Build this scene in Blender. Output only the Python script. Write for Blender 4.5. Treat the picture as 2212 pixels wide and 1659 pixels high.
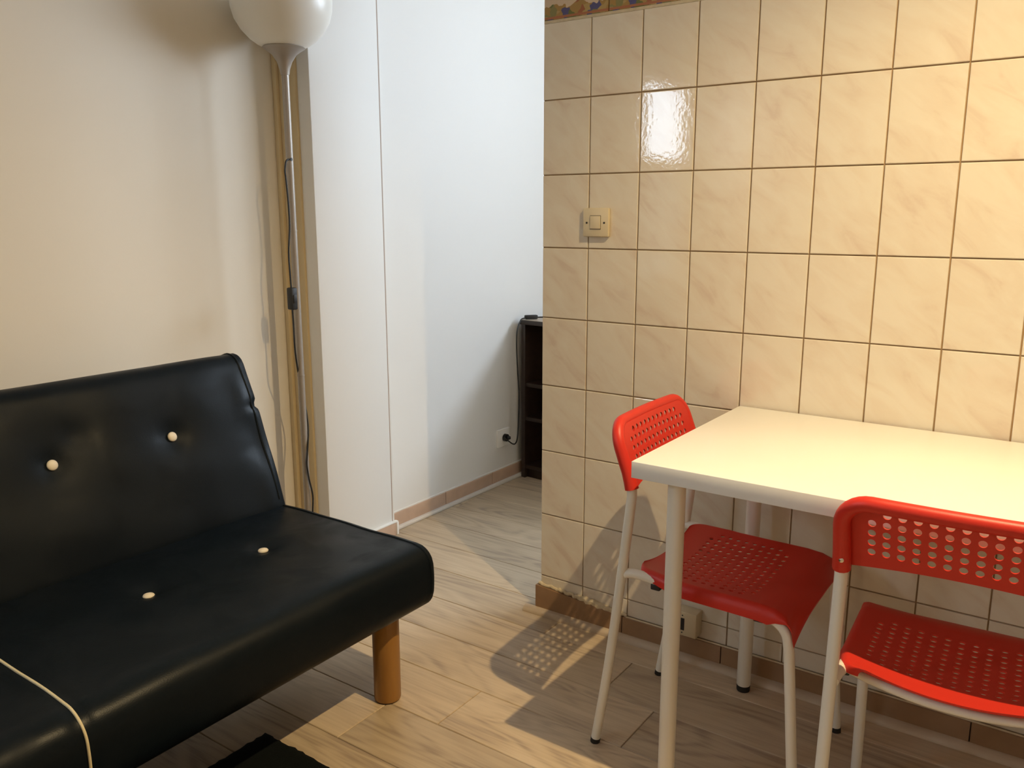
import bpy, bmesh, math, random
from mathutils import Vector, Matrix
random.seed(7)
for o in list(bpy.data.objects): bpy.data.objects.remove(o)
SC = bpy.context.scene
COL = SC.collection
PI = math.pi

# ------------------------------------------------------------------ camera
# World: x = 0 is the face of the tiled wall, y runs along it away from the camera, z = 0 is the floor.
IMG_W, FPX = 2212.0, 1816.9
YAW, PITCH, ROLL = math.radians(54.838), math.radians(-11.455), math.radians(-0.092)
CAM = Vector((-2.0418, 0.0, 1.214))
fwd = Vector((math.cos(PITCH)*math.sin(YAW), math.cos(PITCH)*math.cos(YAW), math.sin(PITCH)))
rgt = fwd.cross(Vector((0, 0, 1))).normalized(); upv = rgt.cross(fwd)
r2 = rgt*math.cos(ROLL) + upv*math.sin(ROLL); u2 = -rgt*math.sin(ROLL) + upv*math.cos(ROLL)
cd = bpy.data.cameras.new('camera'); co = bpy.data.objects.new('camera', cd); COL.objects.link(co)
cd.sensor_width = 36.0; cd.lens = FPX/IMG_W*36.0; cd.clip_start = 0.02
m3 = Matrix((r2, u2, -fwd)).transposed().to_4x4(); m3.translation = CAM; co.matrix_world = m3
SC.camera = co

# ------------------------------------------------------------------ world, view
W = bpy.data.worlds.new('sky'); SC.world = W; W.use_nodes = True
bg = W.node_tree.nodes['Background']
bg.inputs[0].default_value = (0.75, 0.85, 1.0, 1); bg.inputs[1].default_value = 27.0
SC.view_settings.view_transform = 'Standard'; SC.view_settings.look = 'None'
SC.view_settings.gamma = 1.0; SC.view_settings.use_curve_mapping = False
SC.view_settings.exposure = 0.0

def portal(name, loc, rot, sx, sy):
    l = bpy.data.lights.new(name, 'AREA'); l.shape = 'RECTANGLE'; l.size = sx; l.size_y = sy
    l.cycles.is_portal = True
    o = bpy.data.objects.new(name, l); COL.objects.link(o); o.location = loc; o.rotation_euler = rot
WIN_Y0, WIN_Y1, WIN_Z0, WIN_Z1, WIN_X = -1.15, 0.85, 1.55, 2.42, 2.25
portal('daylight_portal', (WIN_X+0.1, (WIN_Y0+WIN_Y1)/2, (WIN_Z0+WIN_Z1)/2), (0, PI/2, 0), WIN_Z1-WIN_Z0, WIN_Y1-WIN_Y0)
PANE = (-3.09, -2.53, 1.52, 1.95)     # x0 x1 z0 z1 of the glazed part of the door beside the sofa
portal('daylight_portal_door', ((PANE[0]+PANE[1])/2, 2.345, (PANE[2]+PANE[3])/2), (-PI/2, 0, 0), PANE[1]-PANE[0], PANE[3]-PANE[2])

LAMP = Vector((-0.72, -0.01, 2.26))
WARM = (1.0, 0.745, 0.39)
SPOT_SOFA = 21.0
SPOT_TABLE = 150.0

# ------------------------------------------------------------------ materials
def N(nt, t, **kw):
    n = nt.nodes.new(t)
    for k, v in kw.items(): setattr(n, k, v)
    return n
def mat(name, col, rough=0.5, metal=0.0, spec=0.5, bump=0.0, bscale=200.0, var=0.0, vscale=8.0, coat=0.0, rvar=0.0, trans=0.0, sss=0.0):
    m = bpy.data.materials.new(name); m.use_nodes = True
    nt = m.node_tree; b = nt.nodes['Principled BSDF']
    b.inputs['Base Color'].default_value = (*col, 1); b.inputs['Roughness'].default_value = rough
    b.inputs['Metallic'].default_value = metal; b.inputs['Specular IOR Level'].default_value = spec
    b.inputs['Coat Weight'].default_value = coat
    if trans: b.inputs['Transmission Weight'].default_value = trans
    tc = N(nt, 'ShaderNodeTexCoord')
    if var:
        n = N(nt, 'ShaderNodeTexNoise'); n.inputs['Scale'].default_value = vscale; n.inputs['Detail'].default_value = 5
        nt.links.new(tc.outputs['Object'], n.inputs['Vector'])
        r = N(nt, 'ShaderNodeMix', data_type='RGBA')
        r.inputs[6].default_value = (*[c*(1-var) for c in col], 1); r.inputs[7].default_value = (*[min(1, c*(1+var)) for c in col], 1)
        nt.links.new(n.outputs['Fac'], r.inputs[0]); nt.links.new(r.outputs[2], b.inputs['Base Color'])
    if rvar:
        n = N(nt, 'ShaderNodeTexNoise'); n.inputs['Scale'].default_value = 6.0; n.inputs['Detail'].default_value = 3
        nt.links.new(tc.outputs['Object'], n.inputs['Vector'])
        mr = N(nt, 'ShaderNodeMapRange'); mr.inputs[1].default_value = .3; mr.inputs[2].default_value = .7
        mr.inputs[3].default_value = rough-rvar; mr.inputs[4].default_value = rough+rvar
        nt.links.new(n.outputs['Fac'], mr.inputs[0]); nt.links.new(mr.outputs[0], b.inputs['Roughness'])
    if bump:
        n = N(nt, 'ShaderNodeTexNoise'); n.inputs['Scale'].default_value = bscale; n.inputs['Detail'].default_value = 3
        nt.links.new(tc.outputs['Object'], n.inputs['Vector'])
        bp = N(nt, 'ShaderNodeBump'); bp.inputs['Strength'].default_value = bump; bp.inputs['Distance'].default_value = 0.002
        nt.links.new(n.outputs['Fac'], bp.inputs['Height']); nt.links.new(bp.outputs[0], b.inputs['Normal'])
    return m

def mat_tile():
    m = mat('glazed_tile', (.7, .6, .5), 0.06, spec=0.42)
    nt = m.node_tree; b = nt.nodes['Principled BSDF']
    tc = N(nt, 'ShaderNodeTexCoord'); oi = N(nt, 'ShaderNodeObjectInfo')
    off = N(nt, 'ShaderNodeVectorMath', operation='SCALE'); off.inputs[3].default_value = 17.0
    cx = N(nt, 'ShaderNodeCombineXYZ')
    for i in range(3): nt.links.new(oi.outputs['Random'], cx.inputs[i])
    nt.links.new(cx.outputs[0], off.inputs[0])
    mp = N(nt, 'ShaderNodeMapping'); mp.inputs['Rotation'].default_value = (math.radians(-38), 0, 0)
    nt.links.new(tc.outputs['Object'], mp.inputs['Vector'])
    sc = N(nt, 'ShaderNodeVectorMath', operation='MULTIPLY'); sc.inputs[1].default_value = (1, 6.5, 20.0)
    nt.links.new(mp.outputs[0], sc.inputs[0])
    ad = N(nt, 'ShaderNodeVectorMath', operation='ADD'); nt.links.new(sc.outputs[0], ad.inputs[0]); nt.links.new(off.outputs[0], ad.inputs[1])
    n = N(nt, 'ShaderNodeTexNoise'); n.inputs['Scale'].default_value = 1.1; n.inputs['Detail'].default_value = 5; n.inputs['Roughness'].default_value = .55; n.inputs['Distortion'].default_value = .6
    nt.links.new(ad.outputs[0], n.inputs['Vector'])
    cr = N(nt, 'ShaderNodeValToRGB'); e = cr.color_ramp.elements
    e[0].position = .28; e[0].color = (.63, .53, .44, 1); e[1].position = .62; e[1].color = (.71, .655, .56, 1)
    q = e.new(.42); q.color = (.685, .61, .51, 1)
    nt.links.new(n.outputs['Fac'], cr.inputs[0]); nt.links.new(cr.outputs[0], b.inputs['Base Color'])
    g = N(nt, 'ShaderNodeTexNoise'); g.inputs['Scale'].default_value = 85; g.inputs['Detail'].default_value = 2
    nt.links.new(tc.outputs['Object'], g.inputs['Vector'])
    g2 = N(nt, 'ShaderNodeTexNoise'); g2.inputs['Scale'].default_value = .5; nt.links.new(ad.outputs[0], g2.inputs['Vector'])
    mx = N(nt, 'ShaderNodeMath', operation='ADD'); nt.links.new(g.outputs['Fac'], mx.inputs[0]); nt.links.new(g2.outputs['Fac'], mx.inputs[1])
    bp = N(nt, 'ShaderNodeBump'); bp.inputs['Strength'].default_value = .15; bp.inputs['Distance'].default_value = .001
    nt.links.new(mx.outputs[0], bp.inputs['Height']); nt.links.new(bp.outputs[0], b.inputs['Normal'])
    return m

def mat_frieze():
    m = mat('fruit_frieze', (.7, .5, .3), 0.12)
    nt = m.node_tree; b = nt.nodes['Principled BSDF']
    tc = N(nt, 'ShaderNodeTexCoord'); sx = N(nt, 'ShaderNodeSeparateXYZ'); nt.links.new(tc.outputs['Object'], sx.inputs[0])
    v = N(nt, 'ShaderNodeTexVoronoi'); v.inputs['Scale'].default_value = 42; v.inputs['Randomness'].default_value = .9
    nz = N(nt, 'ShaderNodeTexNoise'); nz.inputs['Scale'].default_value = 60
    nt.links.new(tc.outputs['Object'], nz.inputs['Vector'])
    mxv = N(nt, 'ShaderNodeVectorMath', operation='SCALE'); mxv.inputs[3].default_value = .012; nt.links.new(nz.outputs['Color'], mxv.inputs[0])
    av = N(nt, 'ShaderNodeVectorMath', operation='ADD'); nt.links.new(tc.outputs['Object'], av.inputs[0]); nt.links.new(mxv.outputs[0], av.inputs[1])
    nt.links.new(av.outputs[0], v.inputs['Vector'])
    sp = N(nt, 'ShaderNodeSeparateColor'); nt.links.new(v.outputs['Color'], sp.inputs[0])
    cr = N(nt, 'ShaderNodeValToRGB'); cr.color_ramp.interpolation = 'CONSTANT'; e = cr.color_ramp.elements
    e[0].position = 0; e[0].color = (.13, .15, .05, 1); e[1].position = .25; e[1].color = (.34, .21, .07, 1)
    for p, c in ((.48, (.08, .08, .20, 1)), (.60, (.30, .11, .05, 1)), (.72, (.22, .20, .08, 1)), (.86, (.40, .28, .11, 1))):
        q = e.new(p); q.color = c
    nt.links.new(sp.outputs[0], cr.inputs[0])
    # band layout by height: red line at the foot, fruit, pale ground, red line on top
    def band(lo, hi):
        a = N(nt, 'ShaderNodeMath', operation='GREATER_THAN'); a.inputs[1].default_value = lo
        c = N(nt, 'ShaderNodeMath', operation='LESS_THAN'); c.inputs[1].default_value = hi
        nt.links.new(sx.outputs[2], a.inputs[0]); nt.links.new(sx.outputs[2], c.inputs[0])
        p = N(nt, 'ShaderNodeMath', operation='MULTIPLY'); nt.links.new(a.outputs[0], p.inputs[0]); nt.links.new(c.outputs[0], p.inputs[1]); return p
    wob = N(nt, 'ShaderNodeTexNoise'); wob.inputs['Scale'].default_value = 26; nt.links.new(tc.outputs['Object'], wob.inputs['Vector'])
    top = N(nt, 'ShaderNodeMath', operation='MULTIPLY_ADD'); top.inputs[1].default_value = .055; top.inputs[2].default_value = -.032
    nt.links.new(wob.outputs['Fac'], top.inputs[0])
    fr = N(nt, 'ShaderNodeMath', operation='LESS_THAN'); nt.links.new(sx.outputs[2], fr.inputs[0]); nt.links.new(top.outputs[0], fr.inputs[1])
    base = N(nt, 'ShaderNodeMix', data_type='RGBA'); base.inputs[6].default_value = (.60, .47, .34, 1)
    nt.links.new(fr.outputs[0], base.inputs[0]); nt.links.new(cr.outputs[0], base.inputs[7])
    red = band(-.037, -.031)
    m2 = N(nt, 'ShaderNodeMix', data_type='RGBA'); m2.inputs[7].default_value = (.36, .14, .07, 1)
    nt.links.new(red.outputs[0], m2.inputs[0]); nt.links.new(base.outputs[2], m2.inputs[6])
    red2 = band(.018, .023)
    m4 = N(nt, 'ShaderNodeMix', data_type='RGBA'); m4.inputs[7].default_value = (.40, .17, .10, 1)
    nt.links.new(red2.outputs[0], m4.inputs[0]); nt.links.new(m2.outputs[2], m4.inputs[6])
    nt.links.new(m4.outputs[2], b.inputs['Base Color'])
    return m

def mat_plank():
    m = mat('oak_laminate', (.5, .4, .3), 0.42, spec=.4)
    nt = m.node_tree; b = nt.nodes['Principled BSDF']
    tc = N(nt, 'ShaderNodeTexCoord'); oi = N(nt, 'ShaderNodeObjectInfo')
    cx = N(nt, 'ShaderNodeCombineXYZ')
    for i in range(3): nt.links.new(oi.outputs['Random'], cx.inputs[i])
    off = N(nt, 'ShaderNodeVectorMath', operation='SCALE'); off.inputs[3].default_value = 27.0; nt.links.new(cx.outputs[0], off.inputs[0])
    def coords(s):
        a = N(nt, 'ShaderNodeVectorMath', operation='MULTIPLY'); a.inputs[1].default_value = s
        nt.links.new(tc.outputs['Object'], a.inputs[0])
        c = N(nt, 'ShaderNodeVectorMath', operation='ADD'); nt.links.new(a.outputs[0], c.inputs[0]); nt.links.new(off.outputs[0], c.inputs[1]); return c
    # broad cathedral figure
    c1 = coords((7.0, 1.25, 1))
    n1 = N(nt, 'ShaderNodeTexNoise'); n1.inputs['Scale'].default_value = 1.0; n1.inputs['Detail'].default_value = 2.0; n1.inputs['Distortion'].default_value = .8
    nt.links.new(c1.outputs[0], n1.inputs['Vector'])
    w = N(nt, 'ShaderNodeMath', operation='MULTIPLY'); w.inputs[1].default_value = 60.0; nt.links.new(n1.outputs['Fac'], w.inputs[0])
    s = N(nt, 'ShaderNodeMath', operation='SINE'); nt.links.new(w.outputs[0], s.inputs[0])
    # fine fibres
    c2 = coords((150, 5, 1))
    n2 = N(nt, 'ShaderNodeTexNoise'); n2.inputs['Scale'].default_value = 1.0; n2.inputs['Detail'].default_value = 4.0
    nt.links.new(c2.outputs[0], n2.inputs['Vector'])
    c3 = coords((14, 1.8, 1))
    n3 = N(nt, 'ShaderNodeTexNoise'); n3.inputs['Scale'].default_value = 1.0; n3.inputs['Detail'].default_value = 3.0
    nt.links.new(c3.outputs[0], n3.inputs['Vector'])
    a1 = N(nt, 'ShaderNodeMath', operation='MULTIPLY_ADD'); a1.inputs[1].default_value = .075; nt.links.new(s.outputs[0], a1.inputs[0])
    a2 = N(nt, 'ShaderNodeMath', operation='MULTIPLY_ADD'); a2.inputs[1].default_value = .45; nt.links.new(n2.outputs['Fac'], a2.inputs[0])
    a3 = N(nt, 'ShaderNodeMath', operation='MULTIPLY'); a3.inputs[1].default_value = .55; nt.links.new(n3.outputs['Fac'], a3.inputs[0])
    nt.links.new(a3.outputs[0], a2.inputs[2]); nt.links.new(a2.outputs[0], a1.inputs[2])
    cr = N(nt, 'ShaderNodeValToRGB'); e = cr.color_ramp.elements
    e[0].position = .30; e[0].color = (.335, .255, .185, 1); e[1].position = .66; e[1].color = (.57, .455, .32, 1)
    q = e.new(.46); q.color = (.485, .38, .262, 1)
    nt.links.new(a1.outputs[0], cr.inputs[0])
    # knots
    c4 = coords((5.0, 2.0, 1))
    v = N(nt, 'ShaderNodeTexVoronoi'); v.inputs['Scale'].default_value = 1.0; nt.links.new(c4.outputs[0], v.inputs['Vector'])
    kr = N(nt, 'ShaderNodeMapRange'); kr.inputs[1].default_value = .03; kr.inputs[2].default_value = .10; kr.inputs[3].default_value = .45; kr.inputs[4].default_value = 0
    nt.links.new(v.outputs['Distance'], kr.inputs[0])
    km = N(nt, 'ShaderNodeMix', data_type='RGBA'); km.inputs[7].default_value = (.21, .15, .11, 1)
    nt.links.new(kr.outputs[0], km.inputs[0]); nt.links.new(cr.outputs[0], km.inputs[6])
    # board to board tone
    hv = N(nt, 'ShaderNodeMapRange'); hv.inputs[3].default_value = .86; hv.inputs[4].default_value = 1.1
    nt.links.new(oi.outputs['Random'], hv.inputs[0])
    sc = N(nt, 'ShaderNodeVectorMath', operation='SCALE'); nt.links.new(km.outputs[2], sc.inputs[0]); nt.links.new(hv.outputs[0], sc.inputs[3])
    nt.links.new(sc.outputs[0], b.inputs['Base Color'])
    bp = N(nt, 'ShaderNodeBump'); bp.inputs['Strength'].default_value = .12; bp.inputs['Distance'].default_value = .001
    nt.links.new(n2.outputs['Fac'], bp.inputs['Height']); nt.links.new(bp.outputs[0], b.inputs['Normal'])
    return m

def mat_pane():
    m = bpy.data.materials.new('window_glass'); m.use_nodes = True; nt = m.node_tree
    nt.nodes.remove(nt.nodes['Principled BSDF']); out = nt.nodes['Material Output']
    t = N(nt, 'ShaderNodeBsdfTransparent'); t.inputs[0].default_value = (.96, .98, .98, 1)
    g = N(nt, 'ShaderNodeBsdfGlossy'); g.inputs['Roughness'].default_value = .02
    lw = N(nt, 'ShaderNodeLayerWeight'); lw.inputs[0].default_value = .5; p5 = N(nt, 'ShaderNodeMath', operation='POWER'); p5.inputs[1].default_value = 5
    nt.links.new(lw.outputs['Facing'], p5.inputs[0])
    f = N(nt, 'ShaderNodeMath', operation='MULTIPLY_ADD'); f.inputs[1].default_value = .92; f.inputs[2].default_value = .04; nt.links.new(p5.outputs[0], f.inputs[0])
    x = N(nt, 'ShaderNodeMixShader'); nt.links.new(f.outputs[0], x.inputs[0]); nt.links.new(t.outputs[0], x.inputs[1]); nt.links.new(g.outputs[0], x.inputs[2])
    nt.links.new(x.outputs[0], out.inputs[0]); return m

def mat_frosted():
    m = bpy.data.materials.new('frosted_glass'); m.use_nodes = True; nt = m.node_tree
    nt.nodes.remove(nt.nodes['Principled BSDF']); out = nt.nodes['Material Output']
    t = N(nt, 'ShaderNodeBsdfTranslucent'); t.inputs[0].default_value = (.16, .17, .16, 1)
    g = N(nt, 'ShaderNodeBsdfDiffuse'); g.inputs[0].default_value = (.5, .5, .48, 1)
    x = N(nt, 'ShaderNodeAddShader'); nt.links.new(t.outputs[0], x.inputs[0]); nt.links.new(g.outputs[0], x.inputs[1])
    nt.links.new(x.outputs[0], out.inputs[0]); return m

def mat_leather():
    m = mat('black_leatherette', (.0040, .0072, .0110), .45, spec=.14, bump=.10, bscale=420)  # blue cast in the black base stands in for daylight sheen
    nt = m.node_tree; b = nt.nodes['Principled BSDF']; tc = N(nt, 'ShaderNodeTexCoord')
    n = N(nt, 'ShaderNodeTexNoise'); n.inputs['Scale'].default_value = 7.0; n.inputs['Detail'].default_value = 4; n.inputs['Distortion'].default_value = .7
    nt.links.new(tc.outputs['Object'], n.inputs['Vector'])
    cr = N(nt, 'ShaderNodeValToRGB'); e = cr.color_ramp.elements
    e[0].position = .44; e[0].color = (.36, .36, .36, 1); e[1].position = .60; e[1].color = (.50, .50, .50, 1)
    nt.links.new(n.outputs['Fac'], cr.inputs[0]); nt.links.new(cr.outputs[0], b.inputs['Roughness'])
    return m

def mat_wood(name, c0, c1, sc=(1, 1, 14), rough=.35):
    m = mat(name, c0, rough); nt = m.node_tree; b = nt.nodes['Principled BSDF']; tc = N(nt, 'ShaderNodeTexCoord')
    a = N(nt, 'ShaderNodeVectorMath', operation='MULTIPLY'); a.inputs[1].default_value = sc; nt.links.new(tc.outputs['Object'], a.inputs[0])
    n = N(nt, 'ShaderNodeTexNoise'); n.inputs['Scale'].default_value = 1.0; n.inputs['Detail'].default_value = 5; nt.links.new(a.outputs[0], n.inputs['Vector'])
    cr = N(nt, 'ShaderNodeValToRGB'); e = cr.color_ramp.elements
    e[0].position = .3; e[0].color = (*c0, 1); e[1].position = .7; e[1].color = (*c1, 1)
    nt.links.new(n.outputs['Fac'], cr.inputs[0]); nt.links.new(cr.outputs[0], b.inputs['Base Color']); return m

def mat_bowl():
    m = mat('opal_plastic', (.80, .78, .72), .35); b = m.node_tree.nodes['Principled BSDF']
    b.inputs['Subsurface Weight'].default_value = .3; b.inputs['Subsurface Radius'].default_value = (.03, .03, .03); return m

M = dict(
    paint=mat('cream_wall_paint', (.765, .705, .60), .65, bump=.05, bscale=300, var=.015, vscale=2),
    white=mat('white_wall_paint', (.78, .77, .745), .6, bump=.05, bscale=300),
    ceiling=mat('ceiling_paint', (.80, .78, .74), .8),
    tile=mat_tile(), frieze=mat_frieze(), plank=mat_plank(), pane=mat_pane(), frosted=mat_frosted(), leather=mat_leather(), bowl=mat_bowl(),
    grout=mat('brown_grout', (.36, .24, .13), .85, bump=.4, bscale=120, var=.2, vscale=30),
    mortar=mat('crumbling_mortar', (.58, .49, .34), .9, bump=1.0, bscale=90, var=.25, vscale=60),
    subfloor=mat('dark_underlay', (.06, .045, .03), .9),
    bb_brown=mat('brown_skirting_tile', (.30, .18, .10), .35, var=.18, vscale=25, bump=.1, bscale=60),
    bb_pink=mat('terracotta_skirting_tile', (.52, .36, .26), .4, var=.16, vscale=22),
    strip=mat_wood('floor_strip_wood', (.42, .33, .24), (.58, .48, .37), (30, 3, 30), .45),
    strip_white=mat('pale_floor_strip', (.66, .62, .57), .5, var=.05, vscale=20),
    tabwhite=mat('white_laminate', (.83, .82, .79), .33, spec=.5),
    metalwhite=mat('white_lacquered_steel', (.80, .77, .70), .28),
    red=mat('red_plastic', (.57, .027, .015), .42, spec=.4, bump=.06, bscale=700),
    black=mat('black_rubber', (.012, .012, .012), .55),
    chrome=mat('steel_rivet', (.75, .75, .75), .25, metal=1.0),
    silver=mat('silver_lacquer', (.36, .32, .28), .42, metal=.35),
    button=mat('cream_button_leather', (.78, .70, .56), .5, bump=.1, bscale=300),
    piping=mat('cream_piping', (.66, .58, .38), .6, bump=.3, bscale=500),
    legwood=mat_wood('honey_varnished_beech', (.29, .13, .025), (.37, .18, .04), (25, 25, 6), .3),
    rug=mat('black_rug', (.0045, .006, .006), .95, spec=.1, bump=.8, bscale=400),
    plastic_beige=mat('aged_beige_plastic', (.64, .55, .38), .4),
    plastic_white=mat('white_plastic', (.90, .89, .86), .3),
    cabinet=mat_wood('dark_wenge_wood', (.018, .010, .007), (.035, .020, .014), (20, 3, 40), .35),
    doorwhite=mat('white_door_paint', (.82, .81, .78), .4),
    trimshade=mat('tan_shaded_moulding', (.62, .50, .30), .5),  # darker, yellower tan paints the corner that daylight misses
    cabtop=mat('pale_brown_glare', (.42, .34, .26), .35, var=.1, vscale=12),  # light brown top, paled further to carry the daylight glare
    crack=mat('brown_crack', (.36, .27, .21), .8),
    fixture=mat('white_fixture_enamel', (.8, .8, .78), .35),
)

# ------------------------------------------------------------------ mesh helpers
class MB:
    def __init__(s): s.v = []; s.f = []
    def add(s, vs, fs):
        o = len(s.v); s.v += [tuple(v) for v in vs]; s.f += [tuple(i+o for i in f) for f in fs]; return s
    def box(s, x0, x1, y0, y1, z0, z1, c=0.0):
        if c <= 0:
            vs = [(x, y, z) for x in (x0, x1) for y in (y0, y1) for z in (z0, z1)]
            return s.add(vs, [(0, 1, 3, 2), (4, 6, 7, 5), (0, 4, 5, 1), (2, 3, 7, 6), (0, 2, 6, 4), (1, 5, 7, 3)])
        bm = bmesh.new(); bmesh.ops.create_cube(bm, size=1)
        for v in bm.verts: v.co = Vector(((x0+x1)/2+v.co.x*(x1-x0), (y0+y1)/2+v.co.y*(y1-y0), (z0+z1)/2+v.co.z*(z1-z0)))
        bmesh.ops.bevel(bm, geom=list(bm.edges), offset=c, segments=2, affect='EDGES', profile=.5)
        bm.verts.index_update(); s.add([v.co[:] for v in bm.verts], [[v.index for v in f.verts] for f in bm.faces]); bm.free(); return s
    def lathe(s, prof, cx=0, cy=0, n=32, cap0=True, cap1=True):
        o = len(s.v)
        for r, z in prof:
            for k in range(n): a = 2*PI*k/n; s.v.append((cx+r*math.cos(a), cy+r*math.sin(a), z))
        for i in range(len(prof)-1):
            for k in range(n):
                k2 = (k+1) % n; s.f.append((o+i*n+k, o+i*n+k2, o+(i+1)*n+k2, o+(i+1)*n+k))
        if cap0: s.f.append(tuple(o+k for k in range(n))[::-1])
        if cap1: s.f.append(tuple(o+(len(prof)-1)*n+k for k in range(n)))
        return s
    def tube(s, pts, r, n=12, smooth=0, caps=True, squash=None):
        P = [Vector(p) for p in pts]
        if smooth:
            Q = []
            for i in range(len(P)-1):
                p0 = P[max(i-1, 0)]; p1 = P[i]; p2 = P[i+1]; p3 = P[min(i+2, len(P)-1)]
                for k in range(smooth):
                    t = k/smooth
                    Q.append(.5*((2*p1)+(p2-p0)*t+(2*p0-5*p1+4*p2-p3)*t*t+(-p0+3*p1-3*p2+p3)*t**3))
            Q.append(P[-1]); P = Q
        o = len(s.v); m = len(P); T = []
        for i in range(m): T.append((P[min(i+1, m-1)]-P[max(i-1, 0)]).normalized())
        up = Vector((0, 0, 1)) if abs(T[0].z) < .9 else Vector((1, 0, 0))
        u = T[0].cross(up).normalized()
        for i in range(m):
            u = (u-T[i]*u.dot(T[i])).normalized(); w = T[i].cross(u)
            rr = r(i/(m-1)) if callable(r) else r
            for k in range(n):
                a = 2*PI*k/n; s.v.append(tuple(P[i]+(u*math.cos(a)+w*math.sin(a))*rr))
        for i in range(m-1):
            for k in range(n): k2 = (k+1) % n; s.f.append((o+i*n+k, o+i*n+k2, o+(i+1)*n+k2, o+(i+1)*n+k))
        if caps: s.f.append(tuple(o+k for k in range(n))[::-1]); s.f.append(tuple(o+(m-1)*n+k for k in range(n)))
        return s
    def xf(s, fn): s.v = [tuple(fn(Vector(v))) for v in s.v]; return s
    def mesh(s, name, angle=40):
        me = bpy.data.meshes.new(name); me.from_pydata(s.v, [], s.f); me.validate()
        bm = bmesh.new(); bm.from_mesh(me); bmesh.ops.recalc_face_normals(bm, faces=bm.faces); bm.to_mesh(me); bm.free()
        me.shade_smooth(); me.set_sharp_from_angle(angle=math.radians(angle)); return me
    def build(s, name, m, parent=None, loc=None, angle=40, **kw):
        """loc: put the object's origin here (vertices are given in the parent's space)"""
        if loc is not None:
            L = Vector(loc); s.v = [tuple(Vector(v)-L) for v in s.v]
        me = s.mesh(name, angle); me.materials.append(M[m]); return link(name, me, parent, loc, **kw)
def link(name, me, parent=None, loc=None, label=None, cat=None, group=None, kind=None):
    o = bpy.data.objects.new(name, me); COL.objects.link(o)
    if loc is not None: o.location = loc
    if parent is not None: o.parent = parent
    return tag(o, label, cat, group, kind)
def tag(o, label=None, cat=None, group=None, kind=None):
    if label: o['label'] = label
    if cat: o['category'] = cat
    if group: o['group'] = group
    if kind: o['kind'] = kind
    return o
def empty(name, loc, rz=0, label=None, cat=None, group=None):
    o = bpy.data.objects.new(name, None); COL.objects.link(o); o.location = loc; o.rotation_euler.z = rz; o.empty_display_size = .1
    return tag(o, label, cat, group)
def copy_tree(o, parent=None):
    kids = [c for c in bpy.data.objects if c.parent == o]
    c = o.copy(); COL.objects.link(c); c.parent = parent
    for k in kids: copy_tree(k, c)
    return c

def rbox(sx, sy, sz, r, nx, ny, nz, rx=None):
    """rounded box centred on the origin, as a subdivided shell: list of verts, faces (rx: rounding along x)"""
    idx = {}; V = []; F = []
    rx = rx or r
    hx, hy, hz = sx/2, sy/2, sz/2
    def samples(n, h, rr):         # a few samples inside each rounded end, the rest even
        e = [-h, -h+.12*rr, -h+.32*rr, -h+.62*rr, -h+rr]
        m = n-8; mid = [-h+rr+(2*h-2*rr)*k/m for k in range(1, m)]
        return e+mid+[-v for v in e[::-1]]
    X, Y, Z = samples(nx, hx, rx), samples(ny, hy, r), samples(nz, hz, r)
    def vid(i, j, k):
        if (i, j, k) in idx: return idx[i, j, k]
        p = Vector((X[i], Y[j], Z[k]))
        q = Vector((max(-hx+rx, min(hx-rx, p.x)), max(-hy+r, min(hy-r, p.y)), max(-hz+r, min(hz-r, p.z))))
        d = p-q; d = Vector((d.x/rx, d.y/r, d.z/r))
        if d.length > 1e-9:
            mx = max(abs(d.x), abs(d.y), abs(d.z)); d = d.normalized()*mx; p = q+Vector((d.x*rx, d.y*r, d.z*r))
        idx[i, j, k] = len(V); V.append(p); return idx[i, j, k]
    for i in range(nx):
        for j in range(ny):
            for k in (0, nz): F.append((vid(i, j, k), vid(i+1, j, k), vid(i+1, j+1, k), vid(i, j+1, k)))
    for i in range(nx):
        for k in range(nz):
            for j in (0, ny): F.append((vid(i, j, k), vid(i+1, j, k), vid(i+1, j, k+1), vid(i, j, k+1)))
    for j in range(ny):
        for k in range(nz):
            for i in (0, nx): F.append((vid(i, j, k), vid(i, j+1, k), vid(i, j+1, k+1), vid(i, j, k+1)))
    return V, F

# ------------------------------------------------------------------ room shell
YB, YP, YPIER = 2.275, 2.18, 2.14        # wall behind sofa, passage wall, pier face
XL, YF, ZC = -3.25, -1.7, 2.55           # left wall, wall behind the camera, ceiling
FLOOR = MB().box(XL-.1, WIN_X+.1, YF-.1, 2.5, -.10, -.012).build('floor', 'subfloor', kind='structure', label='light oak laminate floor of long narrow planks')
# planks: joints measured at x = 0.0575 + k*0.1757, running along y
PW, PLEN = .1757, 1.29
def plank_mesh(w, l):
    g, c, t = .0006, .0016, .010
    a, b = w/2-g, l/2-g
    vs = [(sx*a, sy*b, -t) for sx, sy in ((-1, -1), (1, -1), (1, 1), (-1, 1))] + [(sx*a, sy*b, -c) for sx, sy in ((-1, -1), (1, -1), (1, 1), (-1, 1))] + \
         [(sx*(a-c), sy*(b-c), 0) for sx, sy in ((-1, -1), (1, -1), (1, 1), (-1, 1))]
    fs = [(8, 9, 10, 11)]
    for o in (0, 4):
        for k in range(4): k2 = (k+1) % 4; fs.append((o+k, o+k2, o+4+k2, o+4+k))
    return vs, fs
pcache = {}
rowend = {-4: 1.207, -5: 1.367, -6: .70, -3: .80, -2: .95, -1: 1.24, 0: .95, 1: .90, 2: .98, 3: .85, 4: .9}
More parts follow.
